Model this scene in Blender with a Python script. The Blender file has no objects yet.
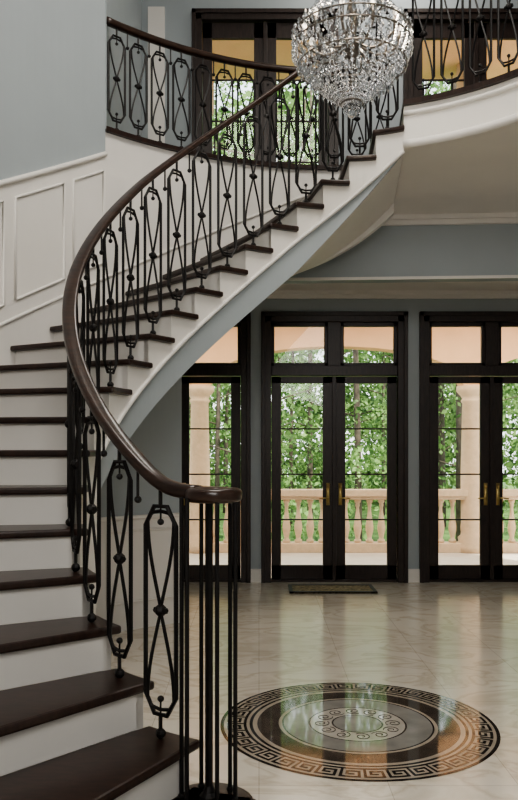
import bpy, math, random
import numpy as np
from mathutils import Vector, Matrix
random.seed(3); np.random.seed(3)
sc=bpy.context.scene
COL=sc.collection
try:
    sc.view_settings.view_transform='AgX'; sc.view_settings.look='AgX - Medium High Contrast'
except Exception: pass

# ---------------------------------------------------------------- materials
def newmat(name):
    m=bpy.data.materials.new(name); m.use_nodes=True
    nt=m.node_tree; b=nt.nodes['Principled BSDF']
    return m,nt,b
def mat(name,c,rough=.5,metal=0,var=.08,scale=6,bump=0,spec=.5,stretch=None,coat=0,ior=1.5):
    m,nt,b=newmat(name)
    tc=nt.nodes.new('ShaderNodeTexCoord'); mp=nt.nodes.new('ShaderNodeMapping')
    nt.links.new(tc.outputs['Object'],mp.inputs['Vector'])
    if stretch: mp.inputs['Scale'].default_value=stretch
    n=nt.nodes.new('ShaderNodeTexNoise'); n.inputs['Scale'].default_value=scale; n.inputs['Detail'].default_value=5
    nt.links.new(mp.outputs['Vector'],n.inputs['Vector'])
    r=nt.nodes.new('ShaderNodeValToRGB')
    lo=[max(0,x*(1-var)) for x in c]; hi=[min(1,x*(1+var)) for x in c]
    r.color_ramp.elements[0].position=.3; r.color_ramp.elements[1].position=.7
    r.color_ramp.elements[0].color=(*lo,1); r.color_ramp.elements[1].color=(*hi,1)
    nt.links.new(n.outputs['Fac'],r.inputs['Fac']); nt.links.new(r.outputs['Color'],b.inputs['Base Color'])
    b.inputs['Roughness'].default_value=rough; b.inputs['Metallic'].default_value=metal
    b.inputs['Specular IOR Level'].default_value=spec; b.inputs['IOR'].default_value=ior
    b.inputs['Coat Weight'].default_value=coat
    if bump:
        bp=nt.nodes.new('ShaderNodeBump'); bp.inputs['Strength'].default_value=bump; bp.inputs['Distance'].default_value=.01
        nt.links.new(n.outputs['Fac'],bp.inputs['Height']); nt.links.new(bp.outputs['Normal'],b.inputs['Normal'])
    return m
M_BLUE=mat('paint_bluegrey',(.39,.43,.45),.6,var=.02,scale=3)
M_WHITE=mat('paint_white',(.82,.79,.745),.45,var=.02,scale=3)
M_CEIL=mat('paint_ceiling',(.80,.77,.72),.7,var=.02,scale=3)
M_WOOD=mat('dark_walnut',(.035,.017,.011),.28,var=.5,scale=9,stretch=(1,1,6),coat=.2)
M_TREAD=mat('tread_walnut',(.03,.015,.011),.3,var=.45,scale=7,stretch=(2,8,2))
M_DOOR=mat('door_espresso',(.026,.015,.012),.4,var=.4,scale=10,stretch=(6,6,1))
M_IRON=mat('wrought_iron',(.012,.010,.010),.45,metal=.3,var=.3,scale=40,bump=.1)
M_BRASS=mat('brass',(.85,.65,.28),.3,metal=.8,var=.1)
M_GOLD=mat('aged_metal',(.25,.22,.19),.3,metal=1,var=.1)
M_PEACH=mat('porch_stucco',(.82,.50,.29),.8,var=.05,scale=3)
M_PEACH2=mat('porch_stucco_upper',(.80,.55,.36),.8,var=.05,scale=3)
M_STONE=mat('porch_stone',(.68,.50,.34),.8,var=.08,scale=12,bump=.1)
M_PFLOOR=mat('porch_floor',(.66,.60,.53),.6,var=.06)
M_BARK=mat('bark',(.10,.075,.055),.9,var=.4,scale=5,bump=.5)
M_GRASS=mat('forest_ground',(.10,.18,.04),.9,var=.4,scale=1.5)
M_MBLACK=mat('marble_black',(.03,.025,.022),.05,var=.4,scale=8,ior=1.7)
M_MBROWN=mat('marble_brown',(.075,.058,.046),.05,var=.4,scale=10,ior=1.7)
M_MGREY=mat('marble_grey',(.30,.285,.26),.04,var=.2,scale=6,ior=1.85)
M_MTAN=mat('marble_tan',(.42,.36,.29),.06,var=.15,scale=6,ior=1.7)
M_MCREAM=mat('marble_cream',(.52,.48,.42),.04,var=.12,scale=6,ior=1.85)
M_MAT=mat('mat_weave',(.30,.24,.15),.9,var=.7,scale=30,bump=.5)

m,nt,b=newmat('leaves'); M_LEAF=m
oi=nt.nodes.new('ShaderNodeNewGeometry'); r=nt.nodes.new('ShaderNodeValToRGB')
r.color_ramp.elements[0].color=(.045,.11,.025,1); r.color_ramp.elements[1].color=(.34,.50,.17,1)
nt.links.new(oi.outputs['Random Per Island'],r.inputs['Fac'])
tr=nt.nodes.new('ShaderNodeBsdfTranslucent'); mx=nt.nodes.new('ShaderNodeMixShader'); mx.inputs[0].default_value=.45
nt.links.new(r.outputs['Color'],b.inputs['Base Color']); nt.links.new(r.outputs['Color'],tr.inputs['Color'])
b.inputs['Roughness'].default_value=.6
nt.links.new(b.outputs[0],mx.inputs[1]); nt.links.new(tr.outputs[0],mx.inputs[2])
nt.links.new(mx.outputs[0],nt.nodes['Material Output'].inputs['Surface'])

m,nt,b=newmat('window_glass'); M_GLASS=m
t=nt.nodes.new('ShaderNodeBsdfTransparent'); t.inputs[0].default_value=(.95,.97,.96,1)
g=nt.nodes.new('ShaderNodeBsdfGlossy'); g.inputs['Roughness'].default_value=.02
fr=nt.nodes.new('ShaderNodeFresnel'); fr.inputs[0].default_value=1.3
mx=nt.nodes.new('ShaderNodeMixShader')
nt.links.new(fr.outputs[0],mx.inputs[0]); nt.links.new(t.outputs[0],mx.inputs[1]); nt.links.new(g.outputs[0],mx.inputs[2])
nt.links.new(mx.outputs[0],nt.nodes['Material Output'].inputs['Surface'])

m,nt,b=newmat('crystal'); M_CRYSTAL=m
t=nt.nodes.new('ShaderNodeBsdfTransparent'); t.inputs[0].default_value=(.84,.85,.87,1)
g=nt.nodes.new('ShaderNodeBsdfGlossy'); g.inputs['Roughness'].default_value=.02; g.inputs['Color'].default_value=(1,1,1,1)
mx=nt.nodes.new('ShaderNodeMixShader'); mx.inputs[0].default_value=.5
nt.links.new(t.outputs[0],mx.inputs[1]); nt.links.new(g.outputs[0],mx.inputs[2])
nt.links.new(mx.outputs[0],nt.nodes['Material Output'].inputs['Surface'])

m,nt,b=newmat('bulb'); M_BULB=m
b.inputs['Emission Color'].default_value=(1,.85,.65,1); b.inputs['Emission Strength'].default_value=4

m,nt,b=newmat('marble_tile_floor'); M_FLOOR=m
tc=nt.nodes.new('ShaderNodeTexCoord')
br=nt.nodes.new('ShaderNodeTexBrick'); br.offset=0; br.squash=1
br.inputs['Scale'].default_value=1; br.inputs['Brick Width'].default_value=.62; br.inputs['Row Height'].default_value=.62
br.inputs['Mortar Size'].default_value=.0022; br.inputs['Mortar Smooth'].default_value=.1
br.inputs['Color1'].default_value=(.74,.685,.605,1); br.inputs['Color2'].default_value=(.69,.635,.56,1); br.inputs['Mortar'].default_value=(.50,.45,.38,1)
nt.links.new(tc.outputs['Object'],br.inputs['Vector'])
n=nt.nodes.new('ShaderNodeTexNoise'); n.inputs['Scale'].default_value=1.3; n.inputs['Detail'].default_value=10; n.inputs['Distortion'].default_value=1.5
mpv=nt.nodes.new('ShaderNodeMapping'); mpv.inputs['Rotation'].default_value=(0,0,.6); mpv.inputs['Scale'].default_value=(1,1.8,1)
nt.links.new(tc.outputs['Object'],mpv.inputs['Vector']); nt.links.new(mpv.outputs['Vector'],n.inputs['Vector'])
r=nt.nodes.new('ShaderNodeValToRGB'); e=r.color_ramp.elements
e[0].position=.34; e[0].color=(.82,.78,.72,1); e[1].position=.66; e[1].color=(1,1,1,1)
x=e.new(.44); x.color=(1.0,.99,.97,1); x=e.new(.49); x.color=(.78,.73,.66,1); x=e.new(.54); x.color=(1,.99,.97,1)
nt.links.new(n.outputs['Fac'],r.inputs['Fac'])
mm=nt.nodes.new('ShaderNodeMixRGB'); mm.blend_type='MULTIPLY'; mm.inputs[0].default_value=.85
nt.links.new(br.outputs['Color'],mm.inputs[1]); nt.links.new(r.outputs['Color'],mm.inputs[2])
nt.links.new(mm.outputs[0],b.inputs['Base Color'])
b.inputs['Roughness'].default_value=.16; b.inputs['IOR'].default_value=1.6

# ---------------------------------------------------------------- mesh builder
def empty(name,loc=(0,0,0)):
    e=bpy.data.objects.new(name,None); e.location=loc; e.empty_display_size=.2; COL.objects.link(e); return e
class MB:
    def __init__(s): s.v=[]; s.f=[]
    def add(s,vs,fs):
        o=len(s.v); s.v+=[tuple(v) for v in vs]; s.f+=[tuple(i+o for i in f) for f in fs]
    def box(s,x0,x1,y0,y1,z0,z1):
        s.add([(x0,y0,z0),(x1,y0,z0),(x1,y1,z0),(x0,y1,z0),(x0,y0,z1),(x1,y0,z1),(x1,y1,z1),(x0,y1,z1)],
              [(0,3,2,1),(4,5,6,7),(0,1,5,4),(1,2,6,5),(2,3,7,6),(3,0,4,7)])
    def prism(s,poly,z0,z1):
        n=len(poly)
        a=sum(poly[i][0]*poly[(i+1)%n][1]-poly[(i+1)%n][0]*poly[i][1] for i in range(n))
        if a<0: poly=poly[::-1]
        s.add([(p[0],p[1],z0) for p in poly]+[(p[0],p[1],z1) for p in poly],
              [tuple(range(n-1,-1,-1)),tuple(range(n,2*n))]+[(i,(i+1)%n,(i+1)%n+n,i+n) for i in range(n)])
    def tube(s,pts,r,n=6,closed=False,r2=None):
        pts=[Vector(p) for p in pts]; N=len(pts); rings=[]
        up=None
        for i,p in enumerate(pts):
            if closed: t=pts[(i+1)%N]-pts[i-1]
            else: t=pts[min(i+1,N-1)]-pts[max(i-1,0)]
            t.normalize()
            if up is None:
                up=Vector((0,0,1)) if abs(t.z)<.9 else Vector((1,0,0))
            u=(up-t*up.dot(t)); 
            if u.length<1e-4: u=t.orthogonal()
            u.normalize(); w=t.cross(u); up=u
            rr=r if r2 is None else r+(r2-r)*i/(N-1)
            rings.append([p+u*math.cos(2*math.pi*(k+.5)/n)*rr+w*math.sin(2*math.pi*(k+.5)/n)*rr for k in range(n)])
        vs=[v for R in rings for v in R]; fs=[]
        for i in range(N if closed else N-1):
            j=(i+1)%N
            for k in range(n):
                l=(k+1)%n; fs.append((i*n+k,i*n+l,j*n+l,j*n+k))
        if not closed: fs+= [tuple(range(n-1,-1,-1)),tuple((N-1)*n+k for k in range(n))]
        s.add(vs,fs)
    def sweep(s,prof,pts,nrm,closed=False):
        vs=[];n=len(prof);N=len(pts)
        for p,q in zip(pts,nrm):
            for (u,v) in prof: vs.append((p[0]+q[0]*u,p[1]+q[1]*u,p[2]+v))
        fs=[(i*n+k,i*n+(k+1)%n,(i+1)*n+(k+1)%n,(i+1)*n+k) for i in range(N-1) for k in range(n)]
        fs+=[tuple(range(n-1,-1,-1)),tuple((N-1)*n+k for k in range(n))]
        s.add(vs,fs)
    def lathe(s,c,prof,n=20):
        vs=[(c[0]+r*math.cos(2*math.pi*k/n),c[1]+r*math.sin(2*math.pi*k/n),c[2]+z) for r,z in prof for k in range(n)]
        m=len(prof)
        fs=[(i*n+k,i*n+(k+1)%n,(i+1)*n+(k+1)%n,(i+1)*n+k) for i in range(m-1) for k in range(n)]
        fs+=[tuple(range(n-1,-1,-1)),tuple((m-1)*n+k for k in range(n))]
        s.add(vs,fs)
    def ball(s,c,r,n=8,sz=1):
        s.lathe(c,[(r*math.sin(math.pi*i/6)+1e-4,-r*sz*math.cos(math.pi*i/6)) for i in range(7)],n)
    def octa(s,c,r,h):
        x,y,z=c
        s.add([(x+r,y,z),(x,y+r,z),(x-r,y,z),(x,y-r,z),(x,y,z+h),(x,y,z-h)],[(0,1,4),(1,2,4),(2,3,4),(3,0,4),(1,0,5),(2,1,5),(3,2,5),(0,3,5)])
    def make(s,name,m,parent=None,smooth=False,bevel=0):
        me=bpy.data.meshes.new(name); me.from_pydata(s.v,[],s.f); me.materials.append(m); me.update()
        ob=bpy.data.objects.new(name,me); COL.objects.link(ob)
        if parent: ob.parent=parent; ob.matrix_parent_inverse=Matrix.Translation(parent.location).inverted()
        if smooth:
            for p in me.polygons: p.use_smooth=True
        if bevel:
            b=ob.modifiers.new('bev','BEVEL'); b.width=bevel; b.segments=2; b.limit_method='ANGLE'
        return ob

# ---------------------------------------------------------------- stair plan
EYE=1.6; RISE=.2; W=1.3
PT={14:(1.153,6.29),13:(.967,6.34),12:(.74,6.35),11:(.53,6.36),10:(.306,6.29),9:(.088,6.21),8:(-.118,6.12),7:(-.306,5.97),
6:(-.467,5.78),5:(-.626,5.61),4:(-.745,5.33),3:(-.86,5.06),0:(-1.0,4.48),-2:(-.95,4.1),-3:(-.824,3.8),-4:(-.66,3.5),-5:(-.485,3.32),-6:(-.2875,3.22),-7:(-.06,3.14)}
ns=np.array(sorted(PT)); cx=np.polyfit(ns,[PT[n][0] for n in ns],5); cy=np.polyfit(ns,[PT[n][1] for n in ns],5)
dcx=np.polyder(cx); dcy=np.polyder(cy)
def P(t,off=0):
    x=np.polyval(cx,t); y=np.polyval(cy,t)
    if off:
        nx,ny=NRM(t); x+=nx*off; y+=ny*off
    return (float(x),float(y))
def NRM(t):
    t=t if t<11.5 else 11.5+1.0*(1-math.exp(-(t-11.5)/1.0))
    a=np.polyval(dcx,t); b=np.polyval(dcy,t); l=math.hypot(a,b); return (-b/l,a/l)
def zr(t): return EYE+RISE*t
def lin(a,b,n): return [a+(b-a)*i/n for i in range(n+1)]
def wallstrip(mb,ts,o0,o1,zt,zb):
    n=len(ts); vs=[]
    for t in ts:
        a=P(t,o0); b=P(t,o1); T=zt(t); B=zb(t)
        vs+=[(a[0],a[1],B),(b[0],b[1],B),(b[0],b[1],T),(a[0],a[1],T)]
    fs=[]
    for i in range(n-1):
        for k in range(4):
            l=(k+1)%4; fs.append((i*4+k,(i+1)*4+k,(i+1)*4+l,i*4+l))
    fs+=[(0,1,2,3),(4*n-1,4*n-2,4*n-3,4*n-4)]
    mb.add(vs,fs)

ZL=4.4
C0=(.6,4.62)
VC=(P(-6.6)[0]-.05,P(-6.6)[1]-.03)
stair=empty('curved_staircase')
tr=MB(); rs=MB(); st=MB(); bl=MB(); so=MB(); ml=MB()
for n in range(-7,14):
    z=zr(n); ts=lin(n-.13,n+1.02,5)
    poly=[P(t,-.04) for t in ts]+[P(t,W) for t in ts[::-1]]
    tr.prism(poly,z-.04,z)
for n in range(-7,15):
    z=zr(n); ts=lin(n,n+.1,1)
    rs.prism([P(t,0.002) for t in ts]+[P(t,W-.002) for t in ts[::-1]],max(0,z-RISE),z-.04)
circ=lambda c,r,n=28:[(c[0]+r*math.cos(2*math.pi*k/n),c[1]+r*math.sin(2*math.pi*k/n)) for k in range(n)]
tv=MB(); tv.prism(circ(VC,.18),.16,.2)
rs.prism(circ(VC,.15),0,.16)
dw=lambda t:.31+.09*min(1,max(0,(t-10)/4))
db=lambda t:.56-.155*min(1,max(0,(t-10)/4))
for n in range(-7,14):
    z=zr(n)
    wallstrip(st,lin(n,n+1,4),0,.04,lambda t:z-.04,lambda t:(0 if t<=1.001 else max(0,zr(t)-dw(t))))
wallstrip(bl,lin(1,14,60),.012,.05,lambda t:zr(t)-dw(t)+.005,lambda t:max(0,zr(t)-db(t)))
tt=lin(1,14,130); oo=lin(.02,W,10)
vs=[(*P(t,o),zr(t)-db(t)) for t in tt for o in oo]
so.add(vs,[(i*11+k,i*11+k+1,(i+1)*11+k+1,(i+1)*11+k) for i in range(130) for k in range(10)])
ml.tube([(*P(t,-.006),zr(t)-dw(t)) for t in lin(1,14,60)],.016,6)
tr.make('treads',M_TREAD,stair,bevel=.012); tv.make('starting_tread_volute',M_TREAD,stair,bevel=.012)
rs.make('risers',M_WHITE,stair); st.make('inner_stringer',M_WHITE,stair); bl.make('stringer_band',M_BLUE,stair)
so.make('soffit',M_CEIL,stair,True); ml.make('stringer_moulding',M_WHITE,stair,True)

# ---------------------------------------------------------------- railing pieces
def panel(mb,B,T,H,a=.085):
    def q(u,v): return (B[0]+T[0]*u,B[1]+T[1]*u,B[2]+v)
    v0=.10; v1=H-.075; c=a*.42; r=.010; h_=.08
    mb.tube([q(-c,v0),q(c,v0),q(a,v0+h_),q(a,v1-h_),q(c,v1),q(-c,v1),q(-a,v1-h_),q(-a,v0+h_)],r,6,True)
    m=(v0+v1)/2; h=(v1-v0)/2-.02
    for sg in (1,-1):
        loop=[]
        for k in range(9):
            s=k/8; loop.append(q(a*.86*math.sin(s*math.pi*.5)**1.15,m+sg*(h-.035)*s))
        loop.append(q(a*.55,m+sg*(h-.008))); loop.append(q(0,m+sg*h)); loop.append(q(-a*.55,m+sg*(h-.008)))
        for k in range(8,0,-1):
            s=k/8; loop.append(q(-a*.86*math.sin(s*math.pi*.5)**1.15,m+sg*(h-.035)*s))
        mb.tube(loop,.0078,5,True)
    mb.ball(q(0,m),.026,10,1.0)
    mb.tube([q(-.032,m),q(.032,m)],.013,6)
    mb.tube([q(0,.03),q(0,v0)],.009,5); mb.tube([q(0,v1),q(0,H+.01)],.009,5)
    mb.ball(q(0,.022),.022,8); mb.ball(q(0,v0+.065),.014,6); mb.ball(q(0,v1-.065),.014,6)
    mb.tube([q(0,v0),q(0,v0+.06)],.005,4); mb.tube([q(0,v1),q(0,v1-.06)],.005,4)
def stub(mb,B,zt,zb=None):
    x,y=B
    mb.tube([(x,y,zt+.01),(x,y,zt-.13)],.0065,5); mb.ball((x,y,zt-.14),.016,6)
def rprof(w=.036,h=.03):
    return [(w*math.copysign(abs(math.cos(a))**.6,math.cos(a)),h*math.copysign(abs(math.sin(a))**.6,math.sin(a))) for a in [2*math.pi*(k+.5)/12 for k in range(12)]]
def zrail(t):
    a=zr(t)+.96+.09*min(1,max(0,(t+4)/8)); b=1.42
    return .5*(a+b+math.sqrt((a-b)**2+.004))
rail=empty('stair_railing')
ir=MB()
for n in range(-6,14):
    t=n+.42; B=P(t,.045); N=NRM(t); T=(N[1],-N[0])
    panel(ir,(B[0],B[1],zr(n)),T,zrail(t)-.025-zr(n))
    t=n+.93; B=P(t,.045); stub(ir,B,zrail(t)-.025)
ir.make('iron_panels',M_IRON,rail)
hr=MB()
ts=lin(-6.3,14,150)
pts=[(*P(t,.045),zrail(t)) for t in ts]; nr=[NRM(t) for t in ts]
s0=pts[0]; rc=math.hypot(s0[0]-VC[0],s0[1]-VC[1]); a0=math.atan2(s0[1]-VC[1],s0[0]-VC[0])
curl=[]; cn=[]
for k in range(1,34):
    q=k/33; a=a0-q*2*math.pi*1.15; rr=rc+( .10-rc)*min(1,q*3) if q<.33 else .10-.06*(q-.33)/.67
    curl.append((VC[0]+rr*math.cos(a),VC[1]+rr*math.sin(a),s0[2]+(1.42-s0[2])*min(1,q*4))); cn.append((math.cos(a),math.sin(a)))
hr.sweep(rprof(.038,.03),pts,nr)
hr.sweep(rprof(.036,.029),curl,cn)
hr.lathe((VC[0],VC[1],1.42),[(.02,-.03),(.06,-.03),(.075,-.015),(.075,.012),(.055,.03),(.03,.034)],24)
hr.make('handrail',M_WOOD,rail,True)
nb=MB()
nb.tube([(VC[0],VC[1],.2),(VC[0],VC[1],1.41)],.016,10)
nb.lathe((VC[0],VC[1],.2),[(.04,0),(.04,.02),(.025,.035),(.016,.06)],10)
for dg in (180,222,290,345,42,110):
    a=math.radians(dg); x=VC[0]+.11*math.cos(a); y=VC[1]+.10*math.sin(a)
    nb.tube([(x,y,.2),(x,y,1.41)],.009,8); nb.ball((x,y,.215),.015,8)
nb.make('newel_cluster',M_IRON,rail)

# ---------------------------------------------------------------- upper floor slab
T0=6.35
outer=[P(t,W+.02) for t in lin(T0,14,30)]
R14=math.hypot(P(14)[0]-C0[0],P(14)[1]-C0[1]); A14=math.atan2(P(14)[1]-C0[1],P(14)[0]-C0[0])
AE=math.radians(-40)
arc=[(C0[0]+R14*math.cos(a),C0[1]+R14*math.sin(a)) for a in lin(A14,AE,50)]
sl=MB()
YB=9.45
poly=outer+arc+[(5.0,arc[-1][1]),(5.0,YB),(-1.95,YB)]
sl.prism(poly,4.02,4.36)
sl.make('floor_upper_slab',M_WHITE)
uf=MB(); 
def inset(pts,d):
    return [(C0[0]+(p[0]-C0[0])*(1-d/math.hypot(p[0]-C0[0],p[1]-C0[1])),C0[1]+(p[1]-C0[1])*(1-d/math.hypot(p[0]-C0[0],p[1]-C0[1]))) for p in pts]
poly2=inset(outer,.04)+inset(arc,.04)+[(5.0,arc[-1][1]),(5.0,YB),(-1.95,YB)]
uf.prism(poly2,4.36,4.4)
uf.make('floor_upper',M_TREAD)
tm=MB()
tm.tube([(p[0],p[1],4.05) for p in inset(arc,.012)],.035,8)
tm.tube([(p[0],p[1],4.3) for p in inset(arc,.005)],.022,8)
tm.make('trim_1',M_WHITE,None,True)

def railing(name,pts,z,H):
    e=empty(name); L=[0]
    for i in range(1,len(pts)): L.append(L[-1]+math.dist(pts[i],pts[i-1]))
    xs=[p[0] for p in pts]; ys=[p[1] for p in pts]
    def at(l): return (float(np.interp(l,L,xs)),float(np.interp(l,L,ys)))
    n=int(L[-1]/.22); sp=L[-1]/n; ir=MB()
    for i in range(n):
        l=sp*(i+.5); a=at(l-.03); b=at(l+.03); d=math.dist(a,b); T=((b[0]-a[0])/d,(b[1]-a[1])/d); B=at(l)
        panel(ir,(B[0],B[1],z),T,H-.025)
        if i<n-1:
            l=sp*(i+1); B=at(l); stub(ir,B,z+H-.025)
    ir.make('iron_panels',M_IRON,e)
    hr=MB(); nr=[]
    for i in range(len(pts)):
        a=pts[max(i-1,0)]; b=pts[min(i+1,len(pts)-1)]; d=math.dist(a,b); nr.append((-(b[1]-a[1])/d,(b[0]-a[0])/d))
    hr.sweep(rprof(),[(p[0],p[1],z+H) for p in pts],nr); hr.make('handrail',M_WOOD,e,True)
    return e
railing('balcony_railing',[P(t,W+.05) for t in lin(T0+.1,13.9,60)],ZL,.95)
railing('balcony_railing',[(C0[0]+(R14+.045)*math.cos(a),C0[1]+(R14+.045)*math.sin(a)) for a in lin(A14-.02,AE,80)],ZL,1.07)

# ---------------------------------------------------------------- outer curved wall
TE=8.4; WH=1.29
w1=MB(); w2=MB(); tm=MB()
wallstrip(w1,lin(-4,T0,50),W,W+.12,lambda t:7.8,lambda t:zr(t)+WH)
wallstrip(w1,lin(1.2,TE,40),W+.004,W+.12,lambda t:zr(t)-.5,lambda t:1.0)
wallstrip(w2,lin(-4,T0,50),W,W+.12,lambda t:zr(t)+WH,lambda t:max(0,zr(t)-.5))
wallstrip(w2,lin(T0,14,50),W,W+.1,lambda t:4.02,lambda t:min(4.0,zr(t)-.5))
wallstrip(w2,lin(-4,TE,60),W+.004,W+.12,lambda t:min(1.0,max(.01,zr(t)-.5)),lambda t:0)
w1.make('wall_stair_upper',M_BLUE); w2.make('wall_stair_wainscot',M_WHITE)
tm.tube([(*P(t,W-.01),zr(t)+WH) for t in lin(-4,T0,50)],.022,8)
tm.tube([(*P(t,W-.004),zr(t)+.22) for t in lin(-4,13.8,60)],.014,6)
tm.tube([(*P(t,W-.0),1.0) for t in lin(1.2,TE,30)],.022,8)
def rect_panel(mb,t0,t1,o,zb,zt):
    a=lin(t0,t1,12)
    pts=[(*P(t,o),zb(t)) for t in a]+[(*P(t,o),zt(t)) for t in a[::-1]]
    mb.tube(pts,.012,6,True)
for a,b in ((-3.5,-.9),(-.6,2.0),(2.3,3.7),(4.0,5.25),(5.5,6.3)):
    rect_panel(tm,a,b,W-.006,lambda t:zr(t)+.36,lambda t:zr(t)+WH-.14)
for a,b in ((2.2,4.0),(4.3,6.1),(6.4,8.2)):
    rect_panel(tm,a,b,W-.006,lambda t:.25,lambda t:.88)
tm.make('trim_2',M_WHITE,None,True)
def wallseg(mb,a,b,th,z0,z1):
    d=math.dist(a,b); nx,ny=-(b[1]-a[1])/d*th,(b[0]-a[0])/d*th
    mb.prism([a,b,(b[0]+nx,b[1]+ny),(a[0]+nx,a[1]+ny)],z0,z1)
OE=P(TE,W)
mb=MB(); wallseg(mb,OE,(-1.95,YB),.1,1.0,4.02); mb.make('wall_return',M_BLUE)
mb=MB(); wallseg(mb,OE,(-1.95,YB),.105,0,1.0); mb.make('wall_return_wainscot',M_WHITE)
O7=P(T0,W)
mb=MB(); wallseg(mb,(O7[0],O7[1]+.05),(-1.42,YB),.1,4.4,7.8); mb.make('wall_upper_hall',M_BLUE)

# ---------------------------------------------------------------- room shell
mb=MB(); mb.box(-4.6,5.1,-3.1,9.65,-.1,0); mb.make('floor',M_FLOOR)
mb=MB(); mb.box(-4.6,5.1,-3.1,9.65,7.8,7.9); mb.make('ceiling',M_CEIL)
mb=MB(); mb.box(-4.7,-4.6,-3.1,9.65,0,7.8); mb.make('wall_left',M_BLUE)
mb=MB(); mb.box(5.0,5.1,-3.1,9.65,0,7.8); mb.make('wall_right',M_BLUE)
mb=MB(); mb.box(-4.6,5.0,-3.1,-3.0,0,7.8); mb.make('wall_front',M_BLUE)
HW=.885
LOW=[-.985,.912,2.825]; UP=[.075,2.63]
mb=MB()
def spans(cs):
    e=[-4.6]
    for c in cs: e+=[c-HW+.05,c+HW-.05]
    e.append(5.0); return [(e[i],e[i+1]) for i in range(0,len(e),2)]
for a,b in spans(LOW): mb.box(a,b,YB,YB+.2,0,3.22)
mb.box(-4.6,5,YB,YB+.2,3.22,4.4)
for a,b in spans(UP): mb.box(a,b,YB,YB+.2,4.4,6.88)
mb.box(-4.6,5,YB,YB+.2,6.88,7.8)
mb.make('wall_back',M_BLUE)
bc=lambda x:8.2-.35*((x+1.1)/6.1)**1.5 if x>-1.1 else 8.2
xs=lin(-1.05,5.0,24)
mb=MB(); mb.prism([(x,bc(x)+.01) for x in xs]+[(5,YB),(-1.9,YB)],3.515,4.02); mb.make('ceiling_lower',M_CEIL)
mb=MB(); mb.prism([(x,bc(x)) for x in xs]+[(x,bc(x)+.14) for x in xs[::-1]],3.37,4.02); mb.make('wall_soffit_beam',M_BLUE)
mb=MB(); mb.prism([(x,bc(x)-.05) for x in xs]+[(x,bc(x)) for x in xs[::-1]],3.93,4.02)
mb.prism([(x,bc(x)-.09) for x in xs]+[(x,bc(x)) for x in xs[::-1]],3.975,4.02)
mb.box(-1.9,5,YB-.05,YB,3.43,3.515); mb.box(-1.9,5,YB-.09,YB,3.475,3.515)
mb.prism([(x,bc(x)-.012) for x in xs]+[(x,bc(x)) for x in xs[::-1]],3.37,3.4)
mb.make('trim_3',M_WHITE)
mb=MB()
for a,b in spans(LOW):
    if b-a<1: mb.box(a+.05,b-.05,YB-.03,YB,0,.16)
mb.box(3.71,5,YB-.025,YB,0,.16)
mb.make('baseboard_back',M_WHITE)
mb=MB(); mb.box(-1.34,-1.14,YB-.04,YB,4.4,6.95); mb.make('trim_4',M_WHITE)

# ---------------------------------------------------------------- french doors
def door(name,xc,z0,hg,ht_leaf,ht_tr0,ht_tr1,htop,transom=True,handles=True):
    e=empty(name,(xc,YB,z0)); f=MB(); g=MB(); y0=YB-.04; y1=YB+.14
    a=HW
    f.box(xc-a,xc-a+.12,y0,y1,z0,z0+htop); f.box(xc+a-.12,xc+a,y0,y1,z0,z0+htop)
    f.box(xc-a,xc+a,y0,y1,z0+htop-.12,z0+htop)
    f.box(xc-a-.0,xc-a+.05,y0-.02,y0,z0,z0+htop); f.box(xc+a-.05,xc+a,y0-.02,y0,z0,z0+htop); f.box(xc-a,xc+a,y0-.02,y0,z0+htop-.05,z0+htop)
    f.box(xc-a+.12,xc+a-.12,YB,YB+.12,z0,z0+.03)
    if transom:
        f.box(xc-a+.12,xc+a-.12,YB-.02,y1,z0+ht_leaf,z0+ht_tr0)
        f.box(xc-.08,xc+.08,YB,YB+.12,z0+ht_tr0,z0+htop-.12)
        for s in (-1,1):
            x0,x1=sorted((xc+s*.08,xc+s*(a-.12)))
            f.box(x0,x1,YB+.02,YB+.08,z0+ht_tr0,z0+ht_tr0+.04); f.box(x0,x1,YB+.02,YB+.08,z0+ht_tr1,z0+htop-.12)
            f.box(x0,x0+.04,YB+.02,YB+.08,z0+ht_tr0,z0+htop-.12); f.box(x1-.04,x1,YB+.02,YB+.08,z0+ht_tr0,z0+htop-.12)
            g.box(x0+.03,x1-.03,YB+.045,YB+.05,z0+ht_tr0+.03,z0+ht_tr1+.02)
    top=ht_leaf if transom else htop-.12
    for s in (-1,1):
        x0,x1=sorted((xc+s*.006,xc+s*(a-.125)))
        yA,yB=YB+.02,YB+.07
        f.box(x0,x0+.13 if s>0 else x0+.115,yA,yB,z0+.03,z0+top-.01)
        f.box(x1-.115 if s>0 else x1-.13,x1,yA,yB,z0+.03,z0+top-.01)
        f.box(x0,x1,yA,yB,z0+.03,z0+.2); f.box(x0,x1,yA,yB,z0+hg,z0+top-.01)
        gx0=x0+.12; gx1=x1-.12
        for k in range(1,4):
            zz=z0+.2+(hg-.2)*k/4; f.box(gx0-.01,gx1+.01,yA+.012,yB-.012,zz-.009,zz+.009)
        g.box(gx0-.01,gx1+.01,YB+.044,YB+.048,z0+.19,z0+hg+.01)
    f.box(xc-.025,xc+.025,YB,YB+.02,z0+.03,z0+top-.01)
    f.make('frame',M_DOOR,e,bevel=.004); g.make('glass',M_GLASS,e)
    if handles:
        h=MB()
        for s in (-1,1):
            x=xc+s*.075
            h.box(x-.022,x+.022,YB+.008,YB+.02,z0+.93,z0+1.2)
            h.lathe((x,YB+.0,z0+1.16),[(.014,-.014),(.018,0),(.014,.014)],8)
            h.tube([(x,YB+.01,z0+1.02),(x,YB-.045,z0+1.02),(x+s*.05,YB-.05,z0+1.02),(x+s*.11,YB-.045,z0+1.015)],.009,6)
        h.make('handles',M_BRASS,e,True)
    return e
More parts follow.
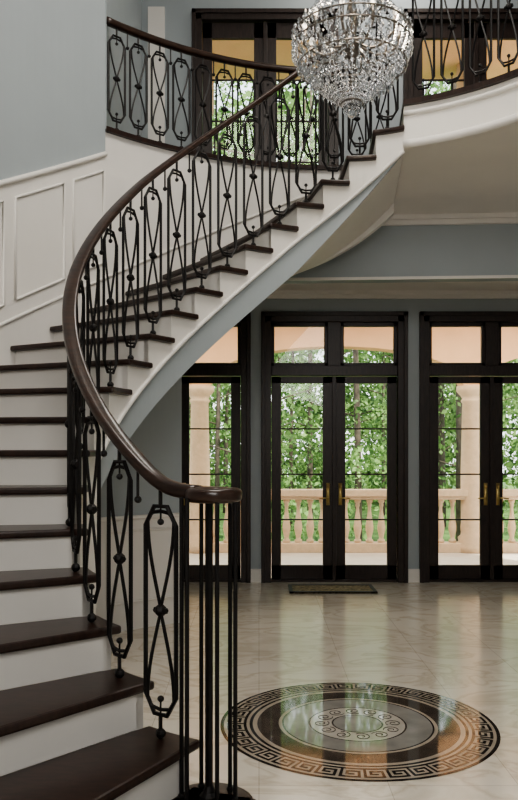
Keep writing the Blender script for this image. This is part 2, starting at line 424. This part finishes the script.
for i,x in enumerate(LOW): door('door_%d'%(i+1),x,0,2.41,2.5,2.62,3.10,3.27)
for i,x in enumerate(UP): door('window_%d'%(i+1),x,4.4,2.2,2.3,0,0,2.52,transom=False,handles=False)

# ---------------------------------------------------------------- doormat
dmE=empty('doormat',(.83,8.9,0))
mb=MB(); mb.box(.34,1.32,8.68,9.16,0,.018); mb.make('pile',M_MAT,dmE,bevel=.004)
mb=MB()
for a in ((.34,1.32,8.68,8.72),(.34,1.32,9.12,9.16),(.34,.38,8.68,9.16),(1.28,1.32,8.68,9.16)): mb.box(*a,.004,.023)
mb.make('border',M_IRON,dmE)

# ---------------------------------------------------------------- medallion
MC=(.575,4.56)
med=empty('floor_medallion',(MC[0],MC[1],0))
def ring(r0,r1,z,m,name,n=96):
    mb=MB(); vs=[];fs=[]
    for k in range(n):
        a=2*math.pi*k/n; vs+=[(MC[0]+r0*math.cos(a),MC[1]+r0*math.sin(a),z),(MC[0]+r1*math.cos(a),MC[1]+r1*math.sin(a),z)]
    for k in range(n):
        l=(k+1)%n; fs.append((2*k,2*k+1,2*l+1,2*l))
    mb.add(vs,fs); mb.make(name,m,med)
R=[(.78,.80,M_MBLACK),(.63,.78,M_MTAN),(.612,.63,M_MBLACK),(.585,.612,M_MTAN),(.46,.585,M_MBROWN),(.44,.46,M_MTAN),(.43,.44,M_MBLACK),(.285,.43,M_MGREY),(.275,.285,M_MBROWN),(.15,.275,M_MCREAM),(.14,.15,M_MBROWN),(.001,.14,M_MGREY)]
for i,(a,b_,m) in enumerate(R): ring(a,b_,.002,m,'ring_%d'%(i+1))
key=["XXXXXXX.","X.....X.","X.XXX.X.","X.X...X.","X.XXXXX.","X.......","XXXXXXXX"]
mb=MB(); U=38; r0=.648; r1=.762; dr=(r1-r0)/7
for u in range(U):
    for j,row in enumerate(key):
        for i,c in enumerate(row):
            if c=='X':
                a0=2*math.pi*(u*8+i)/(U*8); a1=2*math.pi*(u*8+i+1)/(U*8); ra=r1-(j+1)*dr; rb=r1-j*dr
                mb.add([(MC[0]+r*math.cos(a),MC[1]+r*math.sin(a),.0032) for r,a in ((ra,a0),(rb,a0),(rb,a1),(ra,a1))],[(0,3,2,1)])
mb.make('greek_key',M_MBLACK,med)
mb=MB()
for k in range(12):
    a=2*math.pi*k/12; c=(MC[0]+.212*math.cos(a),MC[1]+.212*math.sin(a)); sp=[]
    for i in range(24):
        q=i/23*3.2*math.pi; rr=.008+.042*i/23; sp.append((c[0]+rr*math.cos(q+a),c[1]+rr*math.sin(q+a),.0022))
    mb.tube(sp,.0032,4)
mb.make('scrollwork',M_MBROWN,med)

# ---------------------------------------------------------------- chandelier
CC=(.55,4.62)
ch=empty('crystal_chandelier',(CC[0],CC[1],4.0))
cr=MB(); me_=MB(); bu=MB()
def pr(p): return (CC[0]+p[0]*math.cos(p[2]),CC[1]+p[0]*math.sin(p[2]),p[1])
def bead(r,z,a,s=.010): cr.octa(pr((r,z,a)),s,s*1.35)
K=36
for k in range(K):
    a=2*math.pi*k/K
    for i in range(24):
        q=i/23
        r=.025+.32*(1-q**1.55)**.9; z=3.98-.35*q
        bead(r,z,a+.1*q,.0095)
    for i in range(16):
        q=i/15; r=.345-.19*q**.8; z=4.07+.30*q**1.2
        bead(r,z,a,.008)
    for i in range(12):
        q=i/11; r=.26*(1-q**1.5)+.03; z=3.93-.27*q; bead(r,z,a+.08,.009)
    cr.octa(pr((.35,3.955,a)),.012,.032); cr.octa(pr((.35,4.03,a+.08)),.011,.028); cr.octa(pr((.32,3.87,a+.08)),.011,.028); cr.octa(pr((.24,3.77,a)),.010,.026)
    bead(.35,4.00,a,.012); bead(.35,4.07,a+.08,.012)
    for i in range(12):
        q=i/11; r=.15+.12*q; z=4.62-.2*q**2; bead(r,z,a,.008)
for k in range(8):
    a=2*math.pi*k/8; cr.octa(pr((.045,3.61,a)),.010,.028); cr.octa(pr((.12,3.67,a)),.010,.028)
cr.lathe((CC[0],CC[1],3.60),[(.002,-.04),(.02,-.028),(.03,0),(.02,.025),(.002,.035)],8)
for k in range(220):
    r=random.uniform(.08,.32); z=random.uniform(3.85,4.3) if r<.2 else random.uniform(3.92,4.14)
    cr.octa(pr((r,z,random.uniform(0,6.283))),.009,.024)
for r,z in ((.347,4.05),(.347,3.985),(.32,3.87),(.15,4.38),(.06,3.655),(.27,4.43)):
    me_.tube([pr((r,z,2*math.pi*k/40)) for k in range(40)],.005,6,True)
me_.tube([(CC[0],CC[1],3.66),(CC[0],CC[1],7.75)],.008,8)
me_.lathe((CC[0],CC[1],4.0),[(.01,-.1),(.04,-.06),(.05,0),(.025,.06),(.04,.15),(.015,.3),(.03,.4),(.01,.5)],14)
me_.lathe((CC[0],CC[1],7.7),[(.02,0),(.09,.05),(.1,.1)],16)
for k in range(10):
    a=2*math.pi*k/10
    me_.tube([pr((.04+.24*q,4.0-.06*math.sin(q*math.pi),a)) for q in lin(0,1,8)],.008,6)
    p=pr((.28,4.0,a)); me_.tube([p,(p[0],p[1],p[2]+.08)],.011,6); bu.ball((p[0],p[1],p[2]+.105),.014,8,1.8)
cr.make('crystals',M_CRYSTAL,ch); me_.make('metal_frame',M_GOLD,ch,True); bu.make('bulbs',M_BULB,ch,True)

# ---------------------------------------------------------------- porch
PY=12.5
mb=MB(); mb.box(-7,10,9.66,13.0,-.2,-.03); mb.make('porch_floor',M_PFLOOR)
mb=MB(); mb.box(-7,10,9.66,13.0,3.77,4.25); mb.make('porch_ceiling',M_PEACH)
mb=MB(); mb.box(-7,10,9.66,13.0,7.75,7.95); mb.make('porch_ceiling_upper',M_PEACH2)
bal=empty('porch_balustrade',(1,PY,0)); mb=MB()
mb.box(-6.5,9.5,PY-.14,PY+.14,.86,.97); mb.box(-6.5,9.5,PY-.11,PY+.11,.81,.86); mb.box(-6.5,9.5,PY-.13,PY+.13,-.03,.12)
mb.make('rails',M_STONE,bal,bevel=.01)
mb=MB(); prof=[(.06,0),(.06,.04),(.035,.06),(.04,.10),(.062,.20),(.064,.26),(.045,.38),(.028,.5),(.025,.56),(.038,.6),(.03,.62),(.052,.65),(.052,.69)]
x=-6.4
while x<9.5:
    mb.lathe((x,PY,.12),prof,10); x+=.19
mb.make('balusters',M_STONE,bal,True)
COLX=[-5.3,-.95,3.4,7.75]
for cxx in COLX:
    mb=MB(); pf=[(.24,-.03),(.24,.1),(.2,.14),(.21,.2),(.165,.24),(.16,.3),(.165,1.2),(.14,2.35),(.16,2.37),(.16,2.40),(.14,2.42),(.17,2.47),(.23,2.54),(.23,2.62)]
    mb.lathe((cxx,PY,0),pf,20); mb.make('porch_column',M_STONE,None,True)
    mb=MB(); mb.lathe((cxx,PY,4.42),[(r,z) for r,z in pf[:-2]]+[(.23,2.6),(.23,3.33)],20); mb.make('porch_column_upper',M_STONE,None,True)
mb=MB()
for i in range(len(COLX)-1):
    a,b_=COLX[i]+.16,COLX[i+1]-.16
    n=24; xs2=lin(a,b_,n)
    for k in range(n):
        xa,xb=xs2[k],xs2[k+1]
        f=lambda x:2.62+.62*math.sqrt(max(0,1-((x-(a+b_)/2)/((b_-a)/2))**2))**.9
        mb.add([(xa,PY-.17,f(xa)),(xb,PY-.17,f(xb)),(xb,PY-.17,3.76),(xa,PY-.17,3.76),(xa,PY+.17,f(xa)),(xb,PY+.17,f(xb)),(xb,PY+.17,3.76),(xa,PY+.17,3.76)],
               [(0,1,2,3),(7,6,5,4),(0,4,5,1)])
for c in COLX: mb.box(c-.16,c+.16,PY-.17,PY+.17,2.62,3.76)
mb.make('porch_arches',M_PEACH)
mb=MB(); mb.box(-7,10,PY-.17,PY+.17,4.25,4.42); mb.make('porch_upper_beam',M_PEACH)
ub=empty('porch_balustrade',(1,PY,4.4)); mb=MB(); mb.box(-6.5,9.5,PY-.1,PY+.1,5.25,5.35)
x=-6.4
while x<9.5:
    mb.lathe((x,PY,4.42),[(r,z*1.21) for r,z in prof],8); x+=.235
mb.make('balusters',M_STONE,ub)
# ---------------------------------------------------------------- outdoors
mb=MB(); mb.box(-60,70,13.0,90,-1.6,-1.5); mb.make('ground_outside',M_GRASS)
forest=empty('forest_trees',(5,30,0))
tk=MB(); blobs=[]
for i in range(52):
    y=random.uniform(18,44); x=random.uniform(-.32*y-2,.52*y+2); h=random.uniform(14,25); r=random.uniform(.08,.2)
    lean=random.uniform(-.7,.7)
    tk.tube([(x+lean*q*q,y,-1.6+h*q) for q in lin(0,1,6)],r,8,r2=r*.25)
    for j in range(15):
        q=random.uniform(.15,1.0); px=x+lean*q*q; ang=random.uniform(0,6.28); L=random.uniform(.8,2.8)
        e=(px+L*math.cos(ang),y+L*math.sin(ang)*.7,-1.6+h*q+L*.3)
        tk.tube([(px,y,-1.6+h*q),e],.03,5,r2=.012); blobs.append((e,random.uniform(.9,1.7),115,.05,.12))
for i in range(130):
    y=random.uniform(17,46); x=random.uniform(-.35*y-2,.55*y+2); blobs.append(((x,y,random.uniform(-1.3,2.0)),random.uniform(.8,1.6),150,.05,.12))
for i in range(620):
    y=random.uniform(42,60); x=random.uniform(-.30*y-2,.50*y+2); z=-1+27*random.random()**1.15
    blobs.append(((x,y,z),random.uniform(1.8,3.2),130,.12,.3))
tk.make('trunks',M_BARK,forest,True)
vs=[];fs=[]
for c,R_,per,s0_,s1_ in blobs:
    d=np.random.normal(size=(per,3)); d/=np.linalg.norm(d,axis=1)[:,None]
    rad=R_*np.random.rand(per)**.45
    p=np.array(c)+d*rad[:,None]*np.array([1,1,.6])
    a=np.random.normal(size=(per,3)); a/=np.linalg.norm(a,axis=1)[:,None]
    b_=np.cross(a,np.random.normal(size=(per,3))); b_/=np.linalg.norm(b_,axis=1)[:,None]
    s=np.random.uniform(s0_,s1_,size=(per,1))
    q=np.stack([p-a*s,p-b_*s*.6,p+a*s,p+b_*s*.6],axis=1).reshape(-1,3)
    o=len(vs); vs+=q.tolist(); fs+=[(o+4*k,o+4*k+1,o+4*k+2,o+4*k+3) for k in range(per)]
mb=MB(); mb.v=vs; mb.f=fs; mb.make('foliage',M_LEAF,forest)

# ---------------------------------------------------------------- lights
w=bpy.data.worlds.new('World'); sc.world=w; w.use_nodes=True; nt=w.node_tree
bg=nt.nodes['Background']; 
tcw=nt.nodes.new('ShaderNodeTexCoord'); sx=nt.nodes.new('ShaderNodeSeparateXYZ'); rp=nt.nodes.new('ShaderNodeValToRGB')
nt.links.new(tcw.outputs['Generated'],sx.inputs[0]); nt.links.new(sx.outputs['Z'],rp.inputs['Fac'])
rp.color_ramp.elements[0].color=(.97,.98,1,1); rp.color_ramp.elements[1].color=(.70,.82,1,1)
nt.links.new(rp.outputs['Color'],bg.inputs['Color'])
bg.inputs['Strength'].default_value=3.3
def light(name,typ,loc,energy,color=(1,1,1),size=1,rot=None,target=None,size_y=None):
    l=bpy.data.lights.new(name,typ); l.energy=energy; l.color=color
    if typ=='AREA':
        l.size=size
        if size_y: l.shape='RECTANGLE'; l.size_y=size_y
    elif typ in('POINT','SPOT'): l.shadow_soft_size=size
    o=bpy.data.objects.new(name,l); o.location=loc; COL.objects.link(o)
    if target: o.rotation_euler=(Vector(target)-Vector(loc)).to_track_quat('-Z','Y').to_euler()
    return o
s=light('sun','SUN',(14,-14,30),10,(1,.95,.84),target=(0,6,0)); s.data.angle=.02
light('rear_fill_light','AREA',(.5,-2.8,4.2),245,(1,.965,.92),3.0,target=(-.3,6,2.2),size_y=3.5)  # added fill from behind the camera; no window is built there
light('void_fill_light','AREA',(.6,3.6,7.7),185,(1,.95,.87),2.5,target=(.6,3.6,0))  # unseen fill added above the stair void, no fixture modelled
light('upper_hall_light','AREA',(1.5,8.6,7.7),45,(1,.95,.87),1.2,target=(1.5,8.6,0))
light('chandelier_light','POINT',(CC[0],CC[1],4.5),15,(1,.85,.65),.08)
pl=light('porch_fill_light','AREA',(1,11.0,3.74),190,(1,.93,.82),8,size_y=.8)  # added fill to brighten the porch, kept out of view

# ---------------------------------------------------------------- camera
cam=bpy.data.cameras.new('camera'); co=bpy.data.objects.new('camera',cam); COL.objects.link(co)
co.location=(0,0,EYE); co.rotation_euler=(math.pi/2,0,0)
cam.sensor_width=36; cam.sensor_fit='AUTO'; cam.lens=35.1; cam.shift_y=.0625; cam.clip_end=300
sc.camera=co
